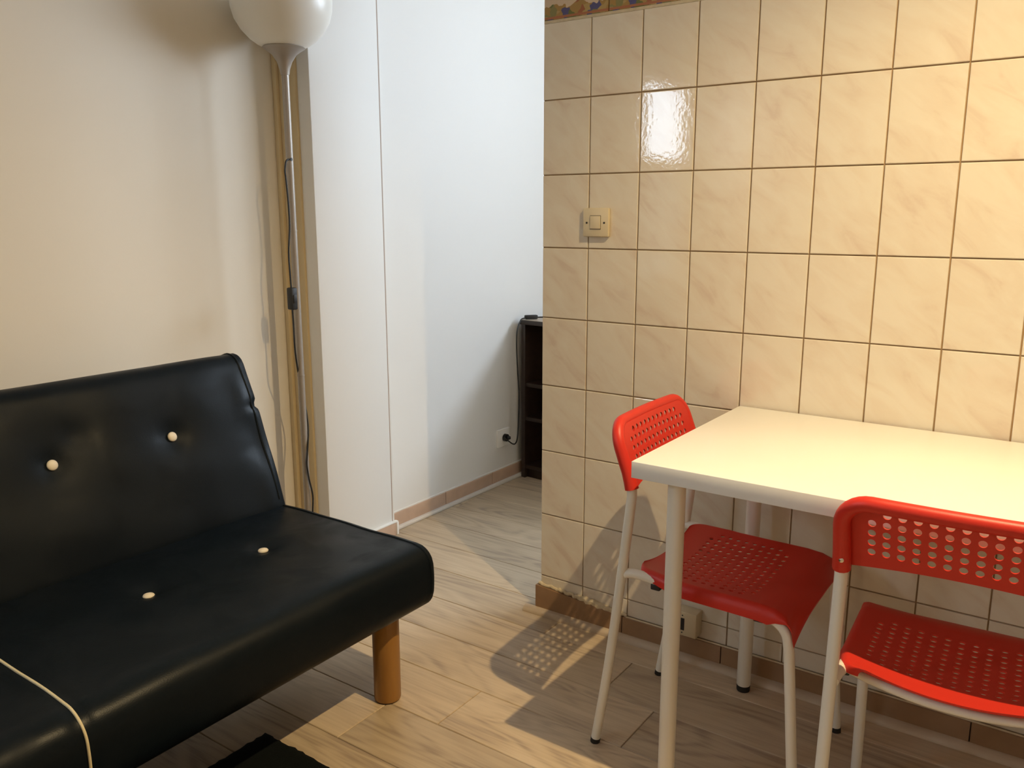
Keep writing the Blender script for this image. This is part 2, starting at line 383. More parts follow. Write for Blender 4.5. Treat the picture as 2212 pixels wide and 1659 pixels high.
for k in range(-19, 16):
    x0 = .0575+k*PW; x1 = x0+PW; x0c, x1c = max(x0, XL), min(x1, WIN_X)
    if x1c-x0c < .02: continue
    j = rowend.get(k, random.uniform(0, PLEN)); y = j-math.ceil((j-YF)/PLEN)*PLEN
    ymax = 2.30
    while y < ymax:
        a, b = max(y, YF), min(y+PLEN, ymax); y += PLEN
        if b-a < .03: continue
        key = (round(x1c-x0c, 4), round(b-a, 4))
        if key not in pcache:
            v, f = plank_mesh(x1c-x0c, b-a); mb = MB(); mb.add(v, f); me = mb.mesh('plank', 5); me.materials.append(M['plank']); pcache[key] = me
        link('plank', pcache[key], FLOOR, ((x0c+x1c)/2, (a+b)/2, 0))

# wall behind the sofa, with an opening for the half glazed door
DX0, DX1, DZ1 = -3.20, -2.42, 2.10
wb = MB().box(XL-.1, DX0, YB, YB+.06, 0, ZC).box(DX0, DX1, YB, YB+.06, DZ1, ZC).box(DX1, -.05, YB, YB+.06, 0, ZC)
wb.build('wall_back', 'paint', kind='structure', label='cream painted wall behind the black sofa')
MB().box(-.118, .198, YPIER, 2.45, 0, ZC, .004).build('wall_pier', 'white', kind='structure', label='white painted pier beside the floor lamp')
MB().box(.201, .213, YPIER+.003, 2.45, 0, ZC, .003).build('trim_1', 'white', kind='structure', label='narrow white corner strip with a crack along the pier')
MB().box(.1975, .2015, YPIER+.0015, YPIER+.01, 0.05, ZC).build('crack', 'crack', bpy.data.objects['trim_1'])
tr = MB().box(-.128, -.117, YPIER+.055, YB, 0, ZC, .003).box(-.142, -.127, YPIER+.088, YB, 0, ZC, .004).box(-.156, -.141, YPIER+.115, YB, 0, ZC, .004)
tr.build('trim_2', 'trimshade', kind='structure', label='stepped corner moulding behind the floor lamp, warm shade put into its tan')
MB().box(.198, WIN_X+.1, YP, YP+.2, 0, ZC).build('wall_passage', 'white', kind='structure', label='white wall of the passage behind the tiled wall')
MB().box(XL-.1, XL, YF, YB, 0, ZC).build('wall_left', 'paint', kind='structure')
MB().box(XL-.1, WIN_X+.1, YF-.1, YF, 0, ZC).build('wall_front', 'paint', kind='structure')
MB().box(XL-.1, WIN_X+.1, YF-.1, 2.5, ZC, ZC+.1).build('ceiling', 'ceiling', kind='structure')
we = MB().box(WIN_X, WIN_X+.15, YF, WIN_Y0, 0, ZC).box(WIN_X, WIN_X+.15, WIN_Y1, YP, 0, ZC).box(WIN_X, WIN_X+.15, WIN_Y0, WIN_Y1, 0, WIN_Z0).box(WIN_X, WIN_X+.15, WIN_Y0, WIN_Y1, WIN_Z1, ZC)
we.build('wall_far', 'white', kind='structure')
w1 = empty('window_1', (WIN_X, (WIN_Y0+WIN_Y1)/2, WIN_Z0)); w1['kind'] = 'structure'
hy, hz = (WIN_Y1-WIN_Y0)/2, WIN_Z1-WIN_Z0
fr = MB().box(.03, .08, -hy, -hy+.05, 0, hz).box(.03, .08, hy-.05, hy, 0, hz).box(.03, .08, -hy+.05, hy-.05, 0, .05).box(.03, .08, -hy+.05, hy-.05, hz-.05, hz)
fr.build('window_frame', 'plastic_white', w1)
MB().box(.03, .08, -.03, .03, .05, hz-.05).build('mullion', 'plastic_white', w1)
for s in (-1, 1):
    a, b = sorted((s*.03, s*(hy-.05))); MB().box(.053, .057, a, b, .05, hz-.05).build('pane', 'pane', w1)
# half glazed door beside the sofa (its bright pane is what the tiles reflect)
d1 = empty('door_1', ((DX0+DX1)/2, YB, 0)); d1['kind'] = 'structure'; dc = (DX0+DX1)/2; dw = (DX1-DX0)/2
px0, px1 = PANE[0]-dc, PANE[1]-dc
dm = MB().box(-dw+.03, px0, .008, .045, .01, DZ1-.03).box(px1, dw-.03, .008, .045, .01, DZ1-.03).box(px0, px1, .008, .045, .01, .82).box(px0, px1, .008, .045, 1.44, PANE[2]).box(px0, px1, .008, .045, PANE[3], DZ1-.03)
dm.build('door_leaf', 'doorwhite', d1)
MB().box(px0, px1, .024, .028, PANE[2], PANE[3]).build('pane', 'pane', d1)
MB().box(px0, px1, .024, .028, .82, 1.44).build('added_frosted_pane', 'frosted', d1)  # unseen lower pane, added to brighten the streak reflected in the tiles
MB().box(-dw, -dw+.03, .0, .06, 0, DZ1).box(dw-.03, dw, .0, .06, 0, DZ1).box(-dw+.03, dw-.03, .0, .06, DZ1-.03, DZ1).build('door_frame', 'doorwhite', d1)
MB().tube([(dw-.09, .008, 1.0), (dw-.09, -.035, 1.0), (dw-.20, -.037, 1.0)], .008, smooth=3).build('door_handle', 'chrome', d1)

# ------------------------------------------------------------------ tiled wall
WALL = MB().box(.0045, .10, YF, 1.330, 0, ZC).build('wall_right', 'grout', kind='structure', label='wall of glossy beige marbled tiles with brown grout joints')
ZT, TW, TH, GAP = 1.7193, .15, .2001, .0030
def tile_mesh(w, h, name='tile', m='tile'):
    bm = bmesh.new(); bmesh.ops.create_cube(bm, size=1)
    for v in bm.verts: v.co = Vector((v.co.x*.0075+.00375, v.co.y*w, v.co.z*h))
    es = [e for e in bm.edges if all(v.co.x < .001 for v in e.verts)]
    bmesh.ops.bevel(bm, geom=es, offset=.0022, segments=2, affect='EDGES', profile=.6)
    me = bpy.data.meshes.new(name); bm.to_mesh(me); bm.free(); me.materials.append(M[m]); return me
full = tile_mesh(TW-GAP, TH-GAP); cutrow = tile_mesh(TW-GAP, .05)
def place(me, yc, zc, nm='tile'):
    o = link(nm, me, WALL, (random.uniform(-.0003, .0003), yc, zc))
    o.rotation_euler = (0, random.gauss(0, .0016), random.gauss(0, .0022)); return o
for c in range(15):
    yc = 1.331-TW*(c+.5)
    for r in range(8): place(full, yc, ZT-TH*(r+.5))
    place(cutrow, yc, ZT-TH*8-GAP/2-.025)
fz = tile_mesh(.2-GAP, .078, 'frieze_tile', 'frieze')
for c in range(11): place(fz, 1.331-.2*(c+.5), ZT+.0065+.039, 'frieze_tile')
MB().box(.002, .0048, YF, 1.330, ZT-.001, ZT+.007).build('frieze_joint', 'mortar', WALL)
for c in range(15):
    for r in range(3): place(full, 1.331-TW*(c+.5), ZT+.088+TH*(r+.5))
# skirting of the tiled wall: brown tiles, crumbling mortar bead and loose wood strip
BB = empty('baseboard_right', (0, 1.33, 0)); tag(BB, 'brown tile skirting along the foot of the tiled wall', kind='structure')
ys = [0.012, -.29, -.59, -.89, -1.19, -1.49, -1.79, -2.09]
for i in range(len(ys)-1):
    h0, h1 = (.088, .066) if i == 0 else (.066, .066)
    a, b = ys[i+1]+.0015, ys[i]-.0015
    vs = []
    for x in (-.014, .003):
        vs += [(x, a, .012), (x, b, .012), (x, b, h0), (x, a, h1)]
    MB().add(vs, [(0, 1, 2, 3), (7, 6, 5, 4), (0, 4, 5, 1), (1, 5, 6, 2), (2, 6, 7, 3), (3, 7, 4, 0)]).build('skirting_tile', 'bb_brown', BB)
def bead(y0, y1, n=40):
    P = []
    for i in range(n+1):
        t = i/n; y = y0+(y1-y0)*t; h = .089-.023*min(1, max(0, (-y)/.29)) if y > -.29 else .066
        P.append((-.004+random.uniform(-.002, .002), y, h+.003+random.uniform(-.002, .003)))
    return P
MB().tube(bead(.005, -.30), lambda t: .0055+.006*math.exp(-((t-.66)/.18)**2)+random.uniform(-.001, .001), n=8).build('mortar_bead', 'mortar', BB)
MB().tube([(-.006, -.30, .066), (-.006, -1.6, .066)], .003, n=6).build('joint_line', 'mortar', BB)
def strip(y0, y1, x, m, parent, name, lift=0):
    prof = [(0, 0), (-.022, 0), (-.022, .004), (-.015, .013), (-.004, .017), (0, .017)]
    vs = [(x+px, y, pz+lift*(1 if y == y0 else 0)) for y in (y0, y1) for px, pz in prof]
    n = len(prof); fs = [tuple(range(n))[::-1], tuple(range(n, 2*n))]+[(k, (k+1) % n, n+(k+1) % n, n+k) for k in range(n)]
    MB().add(vs, fs).build(name, m, parent)
strip(.045, -2.6, -.013, 'strip', BB, 'floor_strip')
# skirting of the passage wall and the pier
BP = empty('baseboard_passage', (.2, YP, 0)); tag(BP, 'terracotta tile skirting with pale strip along the passage wall', kind='structure')
x = .025
while x < WIN_X-.35:
    MB().box(x+.001, min(x+.329, WIN_X-.2), -.010, .002, .012, .066, .0015).build('skirting_tile', 'bb_pink', BP); x += .33
MB().box(.022, WIN_X-.2, -.004, .002, .064, .071, .001).build('skirting_joint', 'white', BP)
st = MB().box(.015, WIN_X-.2, -.026, .001, 0, .014, .004); st.build('floor_strip', 'strip_white', BP)
BQ = empty('baseboard_pier', (0, YPIER, 0)); tag(BQ, 'short terracotta skirting tile with pale rim on the pier', kind='structure')
MB().box(-.12, .208, -.011, .002, 0, .050, .002).build('skirting_tile', 'bb_pink', BQ)
MB().box(-.12, .218, -.012, .003, .050, .056, .002).box(.208, .220, -.013, .003, 0, .052, .003).build('skirting_rim', 'white', BQ)
MB().box(XL, -.16, YB-.012, YB, 0, .06, .002).build('baseboard_back', 'bb_pink', kind='structure')

# ------------------------------------------------------------------ black futon sofa
SX0, SX1 = -2.315, -.545
scx = (SX0+SX1)/2
SOFA = empty('sofa', (scx, 1.55, 0), label='black leatherette click-clack sofa with cream buttons and honey wooden legs', cat='sofa')
S0 = Vector((scx, 1.55, 0))
bx = [-.805, -1.11, -1.75, -2.055]                # button columns
V, F = rbox(SX1-SX0, .62, .165, .045, 118, 44, 18, .014)
seat_c = Vector((scx, 1.605, .325))
def seat_def(p):
    q = p+seat_c
    if p.z > 0:
        t = max(0, 1-((q.y-1.60)/.34)**2); e = max(0, 1-(abs(q.x-scx)/.875)**6)
        q.z += .010*t*e
        for X in bx:
            d2 = (q.x-X)**2+(q.y-1.62)**2; q.z -= .011*math.exp(-d2/.0009)+.006*math.exp(-d2/.006)
        q.z += .0016*math.sin(q.x*21+q.y*9)*math.sin(q.y*26-q.x*6)
        q.z -= .006*math.exp(-((q.x-scx)/.010)**2)
    if abs(p.x) > .80: q.x += math.copysign(.010*max(0, math.cos(p.y*4.2))*max(0, 1-(p.z/.1)**2), p.x)
    if p.y < -.27:
        q.y -= .010*max(0, 1-(p.z/.09)**2); q.y += .004*math.exp(-((q.x-scx)/.012)**2)
    return q-S0
sm = MB(); sm.add([seat_def(v) for v in V], F); SEAT = sm.build('seat', 'leather', SOFA, angle=80)
def loop_pts(x, y0, y1, z0, z1, r, zfun=lambda y: 0, n=6, upto=None):
    P = []
    for (cy, cz, a0) in ((y1-r, z1-r, 0), (y0+r, z1-r, 90), (y0+r, z0+r, 180), (y1-r, z0+r, 270)):
        for k in range(n+1):
            a = math.radians(a0+90*k/n); y = cy+r*math.cos(a); z = cz+r*math.sin(a); P.append(Vector((x, y, z+(zfun(y) if z > (z0+z1)/2 else 0))))
    return P
# end seams of the seat and the cream piping where the two halves meet
zf = lambda y: .010*max(0, 1-((y-1.60)/.34)**2)*(1-(.845/.875)**6)
for X in (SX1-.024, SX0+.024):
    P = [seat_def(Vector((X-scx, .27-.03*i, .0825))) for i in range(18)]
    for a in (0, 15, 30, 45, 60, 75, 90): P.append(seat_def(Vector((X-scx, -.31+.045-.045*math.sin(math.radians(a)), .0825-.045+.045*math.cos(math.radians(a))))))
    P += [seat_def(Vector((X-scx, -.31, z))) for z in (.02, 0, -.02, -.036)]
    MB().tube(P, .0030, n=6).build('seam', 'leather', SEAT)
zf2 = lambda y: .004*max(0, 1-((y-1.60)/.34)**2)
yy = [1.86-.05*i for i in range(12)]
P = []
for py_, pz_, ny_, nz_ in [(.26-.03*i, .0825, 0, 1) for i in range(18)]+[(-.31+.045-.045*math.sin(math.radians(a)), .0375+.045*math.cos(math.radians(a)), -math.sin(math.radians(a)), math.cos(math.radians(a))) for a in range(0, 91, 15)]+[(-.31, z, -1, 0) for z in (.02, 0, -.02, -.036)]:
    P.append(seat_def(Vector((0, py_, pz_)))+S0+Vector((0, ny_, nz_))*.0022)
MB().tube([p-S0 for p in P], .0026, n=8, smooth=2).build('piping', 'piping', SEAT, label='cream piping across the seat')
def button(parent, pos, nrm, r=.0128):
    mb = MB().lathe([(r*.55, -.002), (r*.95, 0), (r, .0025), (r*.86, .0052), (r*.5, .0070), (.0006, .0076)], n=20)
    q = Vector((0, 0, 1)).rotation_difference(nrm); mb.xf(lambda v: q @ v + pos); return mb.build('button', 'button', parent, angle=60)
for X in bx: button(SEAT, Vector((X, 1.62, .4015))-S0, Vector((0, 0, 1)))
# backrest, leaning: local h up along the face, d into the thickness
TH_B = math.radians(20.5); bh, bd = .497, .135
V, F = rbox(SX1-SX0-.012, bd, bh, .042, 118, 18, 48, .013)
B0 = Vector((scx, 1.815, .372))
def back_map(x, d, h):       # d = 0 at the front face, h = 0 at the lower edge
    return Vector((x, B0.y+h*math.sin(TH_B)+d*math.cos(TH_B), B0.z+h*math.cos(TH_B)-d*math.sin(TH_B)))
def back_def(p):
    x = p.x+scx; d = p.y+bd/2; h = p.z+bh/2
    if p.y < 0:
        k = max(0, 1-(p.z/(bh/2))**4)
        d -= .014*k*max(0, 1-(abs(p.x)/.86)**6)
        for X, H, am in [(b-.027, .300, 1.0) for b in bx]+[(-1.075, .352, .55)]:
            dx, dh = x-X, h-H; d2 = dx*dx+dh*dh; d += am*(.012*math.exp(-d2/.0010)+.008*math.exp(-d2/.007))
        d += .0018*math.sin(x*17+h*13)*math.sin(h*24-x*7)
        d -= .006*math.exp(-((x+.60)/.03)**2)*math.sin(h*21)
    # creased seam on the outer end
    for XE in (SX1, SX0):
        w = math.exp(-((x-XE)/.045)**2); g = math.exp(-((h-.335)/.010)**2)
        d += .007*w*g; x -= math.copysign(.008*w*g, XE-scx)
    if abs(p.x) > .79: x += math.copysign(.006*max(0, 1-(p.z/.24)**2), p.x)
    return back_map(x, d, h)-S0
bm_ = MB(); bm_.add([back_def(v) for v in V], F); BACK = bm_.build('backrest', 'leather', SOFA, angle=80)
for X in (SX1-.034, SX0+.034):
    P = []
    for i in range(24): P.append(back_def(Vector((X-scx, -bd/2, -.19+i*(.385/23)))))
    for a in (15, 30, 45, 60, 75, 90): P.append(back_def(Vector((X-scx, -bd/2+.042-.042*math.cos(math.radians(a)), bh/2-.042+.042*math.sin(math.radians(a))))))
    P.append(back_def(Vector((X-scx, .02, bh/2))))
    MB().tube(P, .0030, n=6).build('seam', 'leather', BACK)
nb = Vector((0, -math.cos(TH_B), math.sin(TH_B)))
for X in bx: button(BACK, back_map(X-.027, .0045, .300)-S0, nb)
MB().tube([back_map(scx, -.015+.012*((h-.24)/.24)**4, h)-S0 for h in [.03+.034*i for i in range(13)]], .0026, n=8).build('piping', 'piping', BACK, label='cream piping down the backrest')
for X in (-.632, SX0+SX1+.632):
    for Y in (1.383, 1.80):
        MB().lathe([(.0325, .004), (.034, .008), (.034, .246), (.03, .247)], X-S0.x, Y-S0.y, n=32).build('leg', 'legwood', SOFA, angle=50)
        MB().lathe([(.028, 0), (.028, .005)], X-S0.x, Y-S0.y, n=20).build('foot_pad', 'black', SOFA)
MB().box(SX0+.06-S0.x, SX1-.06-S0.x, -.13, -.09, .205, .246).box(SX0+.06-S0.x, SX1-.06-S0.x, .30, .34, .205, .40).build('frame', 'black', SOFA)

# rug in front of and under the sofa
random.seed(3)
rm = MB(); rx0, rx1, ry0, ry1 = -2.05, -.910, .62, 1.518
nx, ny = 90, 70; vs = []; fs = []
for j in range(ny+1):
    for i in range(nx+1):
        ed = (i in (0, nx)) or (j in (0, ny)); jx = random.uniform(-.004, .004) if i in (0, nx) else 0; jy = random.uniform(-.003, .003) if j in (0, ny) else 0
        vs.append((rx0+(rx1-rx0)*i/nx+jx, ry0+(ry1-ry0)*j/ny+jy, .002 if ed else .009+random.uniform(-.0012, .0012)))
for j in range(ny):
    for i in range(nx): a = j*(nx+1)+i; fs.append((a, a+1, a+nx+2, a+nx+1))
o = len(vs)
vs += [(rx0, ry0, .0005), (rx1, ry0, .0005), (rx1, ry1, .0005), (rx0, ry1, .0005)]; fs.append((o+3, o+2, o+1, o))
rm.add(vs, fs); rm.build('rug', 'rug', label='flat black rug on the floor in front of the black sofa', cat='rug')

# ------------------------------------------------------------------ floor lamp
LX, LY = -.248, 2.10
FL = empty('floor_lamp', (LX, LY, 0), label='silver torchiere floor lamp with white bowl shade beside the sofa', cat='floor lamp')
MB().lathe([(.122, 0), (.124, .006), (.122, .016), (.10, .024), (.03, .032), (.016, .05), (.012, .06)], n=40).build('base', 'silver', FL)
MB().lathe([(.0112, .05), (.0112, 1.632)], n=24).build('pole', 'silver', FL)
for zj in (.70, 1.16): MB().lathe([(.0122, zj), (.0122, zj+.004)], n=24).build('pole_joint', 'silver', FL)
MB().lathe([(.0128, 1.625), (.0155, 1.642), (.0225, 1.662), (.036, 1.683), (.052, 1.695), (.064, 1.702), (.061, 1.704), (.03, 1.70)], n=48).build('shade_holder', 'silver', FL)
outer = [(.060, 1.7035), (.078, 1.712), (.098, 1.726), (.121, 1.750), (.139, 1.780), (.1475, 1.812), (.149, 1.838), (.1465, 1.852)]
inner = [(r-.003, z+.001) for r, z in outer[::-1]]
MB().lathe(outer+[(.145, 1.8545)]+inner, n=64, cap0=False, cap1=True).build('shade', 'bowl', FL, angle=60)
def lp(px, z, dy=-.017):       # points were measured in the lamp's plane; bring them to their own depth
    k = (LY+dy)/LY
    return ((px-CAM.x)*k+CAM.x-LX, dy, CAM.z+(z-CAM.z)*k)
cord = [lp(-.250, 1.379, -.008), lp(-.262, 1.372, -.016), lp(-.268, 1.345), lp(-.266, 1.315), lp(-.262, 1.245), lp(-.262, 1.175), lp(-.271, 1.096), lp(-.270, 1.032), lp(-.268, .985)]
MB().tube(cord, .0028, n=8, smooth=5).build('cord', 'black', FL)
cord2 = [lp(-.268, .920), lp(-.267, .871), lp(-.266, .781), lp(-.257, .704, .005), lp(-.245, .64, .017), lp(-.233, .576, .012), lp(-.229, .513, -.006), lp(-.238, .436, -.017), lp(-.242, .397), lp(-.236, .347), lp(-.224, .287), lp(-.228, .231), lp(-.235, .15, -.02), lp(-.222, .06, -.03), lp(-.20, .035, -.05)]
MB().tube(cord2, .0028, n=8, smooth=5).build('cord', 'black', FL)
sw = MB().box(-.281-LX-.011, -.281-LX+.011, -.030, -.004, .919, .988, .004); SWO = sw.build('cord_switch', 'black', FL)
MB().box(-.281-LX-.006, -.281-LX+.006, -.0325, -.029, .940, .966, .001).build('rocker', 'black', SWO)
MB().lathe([(.005, 0), (.005, .003)], n=12).xf(lambda v: Vector((-.003+v.x*.8, -.0095-v.z, 1.378+v.y))).build('cord_grommet', 'black', FL)

# ------------------------------------------------------------------ white table
TX0, TX1, TY0, TY1, TZ = -.602, -.008, -.2735, .7265, .735
T0 = Vector(((TX0+TX1)/2, (TY0+TY1)/2, 0))
TAB = empty('table', T0, label='white rectangular table with round steel legs against the tiled wall', cat='table')
MB().box(TX0-T0.x, TX1-T0.x, TY0-T0.y, TY1-T0.y, TZ-.034, TZ, .0012).build('tabletop', 'tabwhite', TAB)
for X in (-.545, -.074):
    for Y in (.653, -.2):
        lg = MB().lathe([(.0165, .016), (.0175, .018), (.0180, .694)], X-T0.x, Y-T0.y, n=32).build('leg', 'metalwhite', TAB)
        MB().lathe([(.0160, 0), (.0172, .003), (.0172, .016)], X-T0.x, Y-T0.y, n=24).build('foot', 'black', lg)
        MB().lathe([(.034, .694), (.035, .6955), (.035, .7005)], X-T0.x, Y-T0.y, n=32).build('mounting_plate', 'metalwhite', lg)

# ------------------------------------------------------------------ red chairs
def holed_panel(ue, ve, hole, mapping, thick):
    """cells between ue (u edges) and ve (v edges); hole(i, j) gives a hole radius or 0; mapping(u, v, w)"""
    top = {}; UV = []; F = []
    def vid(u, v):
        k = (round(u, 6), round(v, 6))
        if k not in top: top[k] = len(UV); UV.append((u, v))
        return top[k]
    for i in range(len(ue)-1):
        for j in range(len(ve)-1):
            u0, u1, v0, v1 = ue[i], ue[i+1], ve[j], ve[j+1]; r = hole(i, j)
            us = [u0+(u1-u0)*k/4 for k in range(5)]; vs = [v0+(v1-v0)*k/4 for k in range(5)]
            ring = [(us[k], v0) for k in range(4)]+[(u1, vs[k]) for k in range(4)]+[(us[4-k], v1) for k in range(4)]+[(u0, vs[4-k]) for k in range(4)]
            if r:
                cu, cv = (u0+u1)/2, (v0+v1)/2
                inn = []
                for k in range(16):
                    a = -3*PI/4+2*PI*k/16; inn.append((cu+r*math.cos(a), cv+r*math.sin(a)))
                R = [vid(*p) for p in ring]; I = [vid(*p) for p in inn]
                for k in range(16): k2 = (k+1) % 16; F.append((R[k], R[k2], I[k2], I[k]))
            else:
                for a in range(4):
                    for b in range(4): F.append((vid(us[a], vs[b]), vid(us[a+1], vs[b]), vid(us[a+1], vs[b+1]), vid(us[a], vs[b+1])))
    n = len(UV); verts = [mapping(u, v, 0) for u, v in UV]+[mapping(u, v, -thick) for u, v in UV]
    faces = list(F)+[tuple(i+n for i in f[::-1]) for f in F]
    cnt = {}
    for f in F:
        for k in range(len(f)):
            a, b = f[k], f[(k+1) % len(f)]; cnt[(a, b)] = cnt.get((a, b), 0)+1
    for (a, b) in cnt:
        if (b, a) not in cnt: faces.append((b, a, a+n, b+n))
    return verts, faces

def lerp_prof(P, t):
    if t <= P[0][0]: return P[0][1]
    for (a, va), (b, vb) in zip(P, P[1:]):
        if t <= b: return va+(vb-va)*(t-a)/(b-a)
    return P[-1][1]

def make_chair():
    """local frame: +y is forward (the way the sitter faces), +x to the sitter's left-hand... mirrored alike; origin on the floor"""
    C = empty('chair', (0, 0, 0))
    # rear leg side profile: (forward, z)
    RL = [(-.234, .008), (-.205, .20), (-.181, .40), (-.170, .50), (-.160, .595), (-.158, .63), (-.166, .665), (-.176, .69), (-.181, .703)]
    def fback(z): return lerp_prof([(.60, -.158), (.634, -.158), (.665, -.166), (.70, -.180), (.745, -.196), (.80, -.216)], z)
    for s in (-1, 1):
        w = .178*s
        lg = MB().tube([(w, f, z) for f, z in RL], .0108, n=14, smooth=4).build('rear_leg', 'metalwhite', C, angle=60)
        MB().tube([(w, -.235, 0), (w, -.2335, .012)], .0114, n=14).build('foot_cap', 'black', lg)
        fp = [(w*.985, -.176, .436), (w*.97, -.150, .440), (w*.95, -.125, .438), (w*.94, -.09, .434), (w*.94, -.01, .4265), (w*.955, .08, .4250), (w*.97, .135, .4235), (w*.985, .165, .417), (w*.995, .185, .399), (w, .192, .371), (w, .196, .33), (w*1.0, .2135, .116), (w*1.005, .2225, .008)]
        fl = MB().tube(fp, .0108, n=14, smooth=4).build('front_leg', 'metalwhite', C, angle=60)
        MB().tube([(w*1.005, .223, 0), (w*1.005, .2223, .012)], .0114, n=14).build('foot_cap', 'black', fl)
        for f, z in ((-.098, .422), (.128, .4125)):
            MB().box(w*.945-.009, w*.945+.009, f-.011, f+.011, z-.007, z+.007, .003).build('stacking_pad', 'black', fl)
    MB().tube([(-.166, -.108, .432), (-.13, -.112, .424), (-.06, -.118, .415), (0, -.12, .413), (.06, -.118, .415), (.13, -.112, .424), (.166, -.108, .432)], .0085, n=12, smooth=4).build('cross_bar', 'metalwhite', C, angle=60)
    # seat
    SP = [(0, -.146, .4585), (.03, -.116, .4570), (.12, -.03, .4515), (.22, .07, .4495), (.28, .13, .4480), (.315, .164, .443), (.34, .186, .431), (.36, .198, .412), (.385, .204, .380)]
    def seat_map(u, v, w):
        fz = [(a, b) for a, b, c in SP]; zz = [(a, c) for a, b, c in SP]
        f = lerp_prof(fz, v); z = lerp_prof(zz, v)
        half = .170+.015*min(1, max(0, v/.09))+.003*min(1, v/.3)
        if v < .03: half = half-.030+math.sqrt(max(0, .03**2-(.03-v)**2))
        x = u*half
        au = abs(u); mid = max(0, 1-au*au)
        if v > .28:                                     # ears reach down at the corners, the middle of the front edge stays up
            k = (v-.28)/.105; zc = .4480-.022*k**2; fc = .13+.078*k
            e = au**3.0; z = zc+(z-zc)*e; f = fc+(f-fc)*e
        z -= .021*mid*(1-.5*max(0, min(1, (v-.2)/.18)))
        if au > .90:
            t = min(1, (au-.90)/.10); z -= .030*(1-math.sqrt(max(0, 1-t*t)))*(.5+.5*min(1, v/.10))*(1 if v < .30 else max(0, 1-(v-.30)/.05))
        return (x, f, z+w)
    pu = .0212/.172; nu = 13; us = [-1, -.975, -.945, -.91, -.86]+[(-nu/2+k)*pu for k in range(nu+1)]+[.86, .91, .945, .975, 1]
    pv = .0202; nv = 10; v0 = .055
    vs_ = [0, .006, .014, .026, .040]+[v0+k*pv for k in range(nv+1)]+[.275, .295, .312, .328, .343, .36, .385]
    # anisotropic cells: holes round in metres, so scale u by the half width inside the mapping
    HU = .172
    V, F = holed_panel([u*HU for u in us], vs_, lambda i, j: .0056 if (5 <= i < 5+nu and 5 <= j < 5+nv and not ((i in (5, 4+nu)) and j in (5, 4+nv))) else 0,
                       lambda u, v, w: seat_map(u/HU, v, w), .0035)
    mb = MB(); mb.add(V, F); mb.build('seat', 'red', C, angle=50)
    # backrest: rolled rim with the perforated panel flush to its front
    bow = lambda x: .010*(1-(x/.18)**2)
    path = []
    hw, ztop, R = .178, .768, .046
    for z in (.634, .65, .67, .69, ztop-R): path.append((-hw, z))
    for k in range(1, 9): a = math.radians(180-90*k/8); path.append((-hw+R+R*math.cos(a), ztop-R+R*math.sin(a)))
    for k in range(1, 12): path.append((-(hw-R)+2*(hw-R)*k/12, ztop))
    path += [(-x, z) for x, z in path[:13][::-1]]
    mb = MB().tube([(x, fback(z)-bow(x), z) for x, z in path], lambda t: .0128+.0024*(abs(2*t-1)**4), n=14)
    pu, pv, nu, nv = .0222, .0185, 13, 5
    ue = [-.178, -.160]+[(-nu/2+k)*pu for k in range(nu+1)]+[.160, .178]
    ve = [.638, .650]+[.6655+k*pv for k in range(nv+1)]+[.766]
    def rad(i, j):
        if not (2 <= i < 2+nu and 2 <= j < 2+nv): return 0
        if i in (2, 1+nu) and j == 1+nv: return 0
        return .0064
    def bmap(u, v, w):
        zz = v
        a = abs(u)
        if v > .72 and a > hw-R:                     # stay inside the rounded rim
            dz = math.sqrt(max(0, R*R-(a-(hw-R))**2)); zz = min(v, ztop-R+dz)
        if v < .6655: zz = v+.015*(1-(u/.18)**2)*(.6655-v)/.0275
        return (u, fback(zz)-bow(u)+.0125+w, zz)
    V, F = holed_panel(ue, ve, rad, bmap, .0045)
    mb.add(V, F); BK = mb.build('backrest', 'red', C, angle=50)
    for s in (-1, 1):
        r = MB().lathe([(.0042, 0), (.0042, .001), (.002, .002)], n=12)
        r.xf(lambda v: Vector((s*.176+v.x, fback(.655)-.0145-v.z, .655+v.y))); r.build('rivet', 'chrome', BK)
    return C
CH = make_chair()
tag(CH, 'red perforated plastic chair at the short end of the white table', 'chair', 'red chairs at the white table')
CH.location = (-.303, .628, 0); CH.rotation_euler.z = PI+math.radians(1)
CH2 = copy_tree(CH)
tag(CH2, 'red perforated plastic chair pushed under the long side of the white table', 'chair', 'red chairs at the white table')
CH2.location = (-.483, .1385, 0); CH2.rotation_euler.z = -PI/2+math.radians(3)

# ------------------------------------------------------------------ switch and sockets on the walls
SWI = empty('light_switch', (-.0005, 1.152, 1.190), label='square beige light switch with two screw holes on the tiles', cat='light switch')
MB().box(-.012, 0, -.040, .040, -.0385, .0385, .004).build('face_plate', 'plastic_beige', SWI)
MB().box(-.0125, -.0115, -.0165, .0165, -.0185, .0185).build('rocker_gap', 'black', SWI)
MB().box(-.0150, -.011, -.0155, .0155, -.0170, .0172, .001).build('rocker', 'plastic_beige', SWI)
for s in (-1, 1): MB().lathe([(.0028, 0), (.0028, .001)], n=12).xf(lambda v: Vector((-.0118-v.z, s*.0270+v.x, v.y-.001))).build('screw_hole', 'black', SWI)
SO = empty('surface_socket', (0, .842, .115), label='beige surface mounted socket box low on the tiles beside the skirting', cat='socket')
MB().box(-.042, 0, -.040, .040, -.034, .037, .003).build('box', 'plastic_beige', SO)
MB().box(-.0428, -.0415, -.006, .006, -.017, .018).build('slot', 'black', SO)
for z in (-.024, .026): MB().lathe([(.002, 0), (.002, .001)], n=10).xf(lambda v: Vector((-.0418-v.z, v.x, z+v.y))).build('screw', 'black', SO)
OU = empty('wall_socket', (.975, YP, .213), label='white wall socket with a black plug on the passage wall', cat='socket')
MB().box(-.046, .046, -.010, 0, -.042, .040, .002).build('face_plate', 'plastic_white', OU)
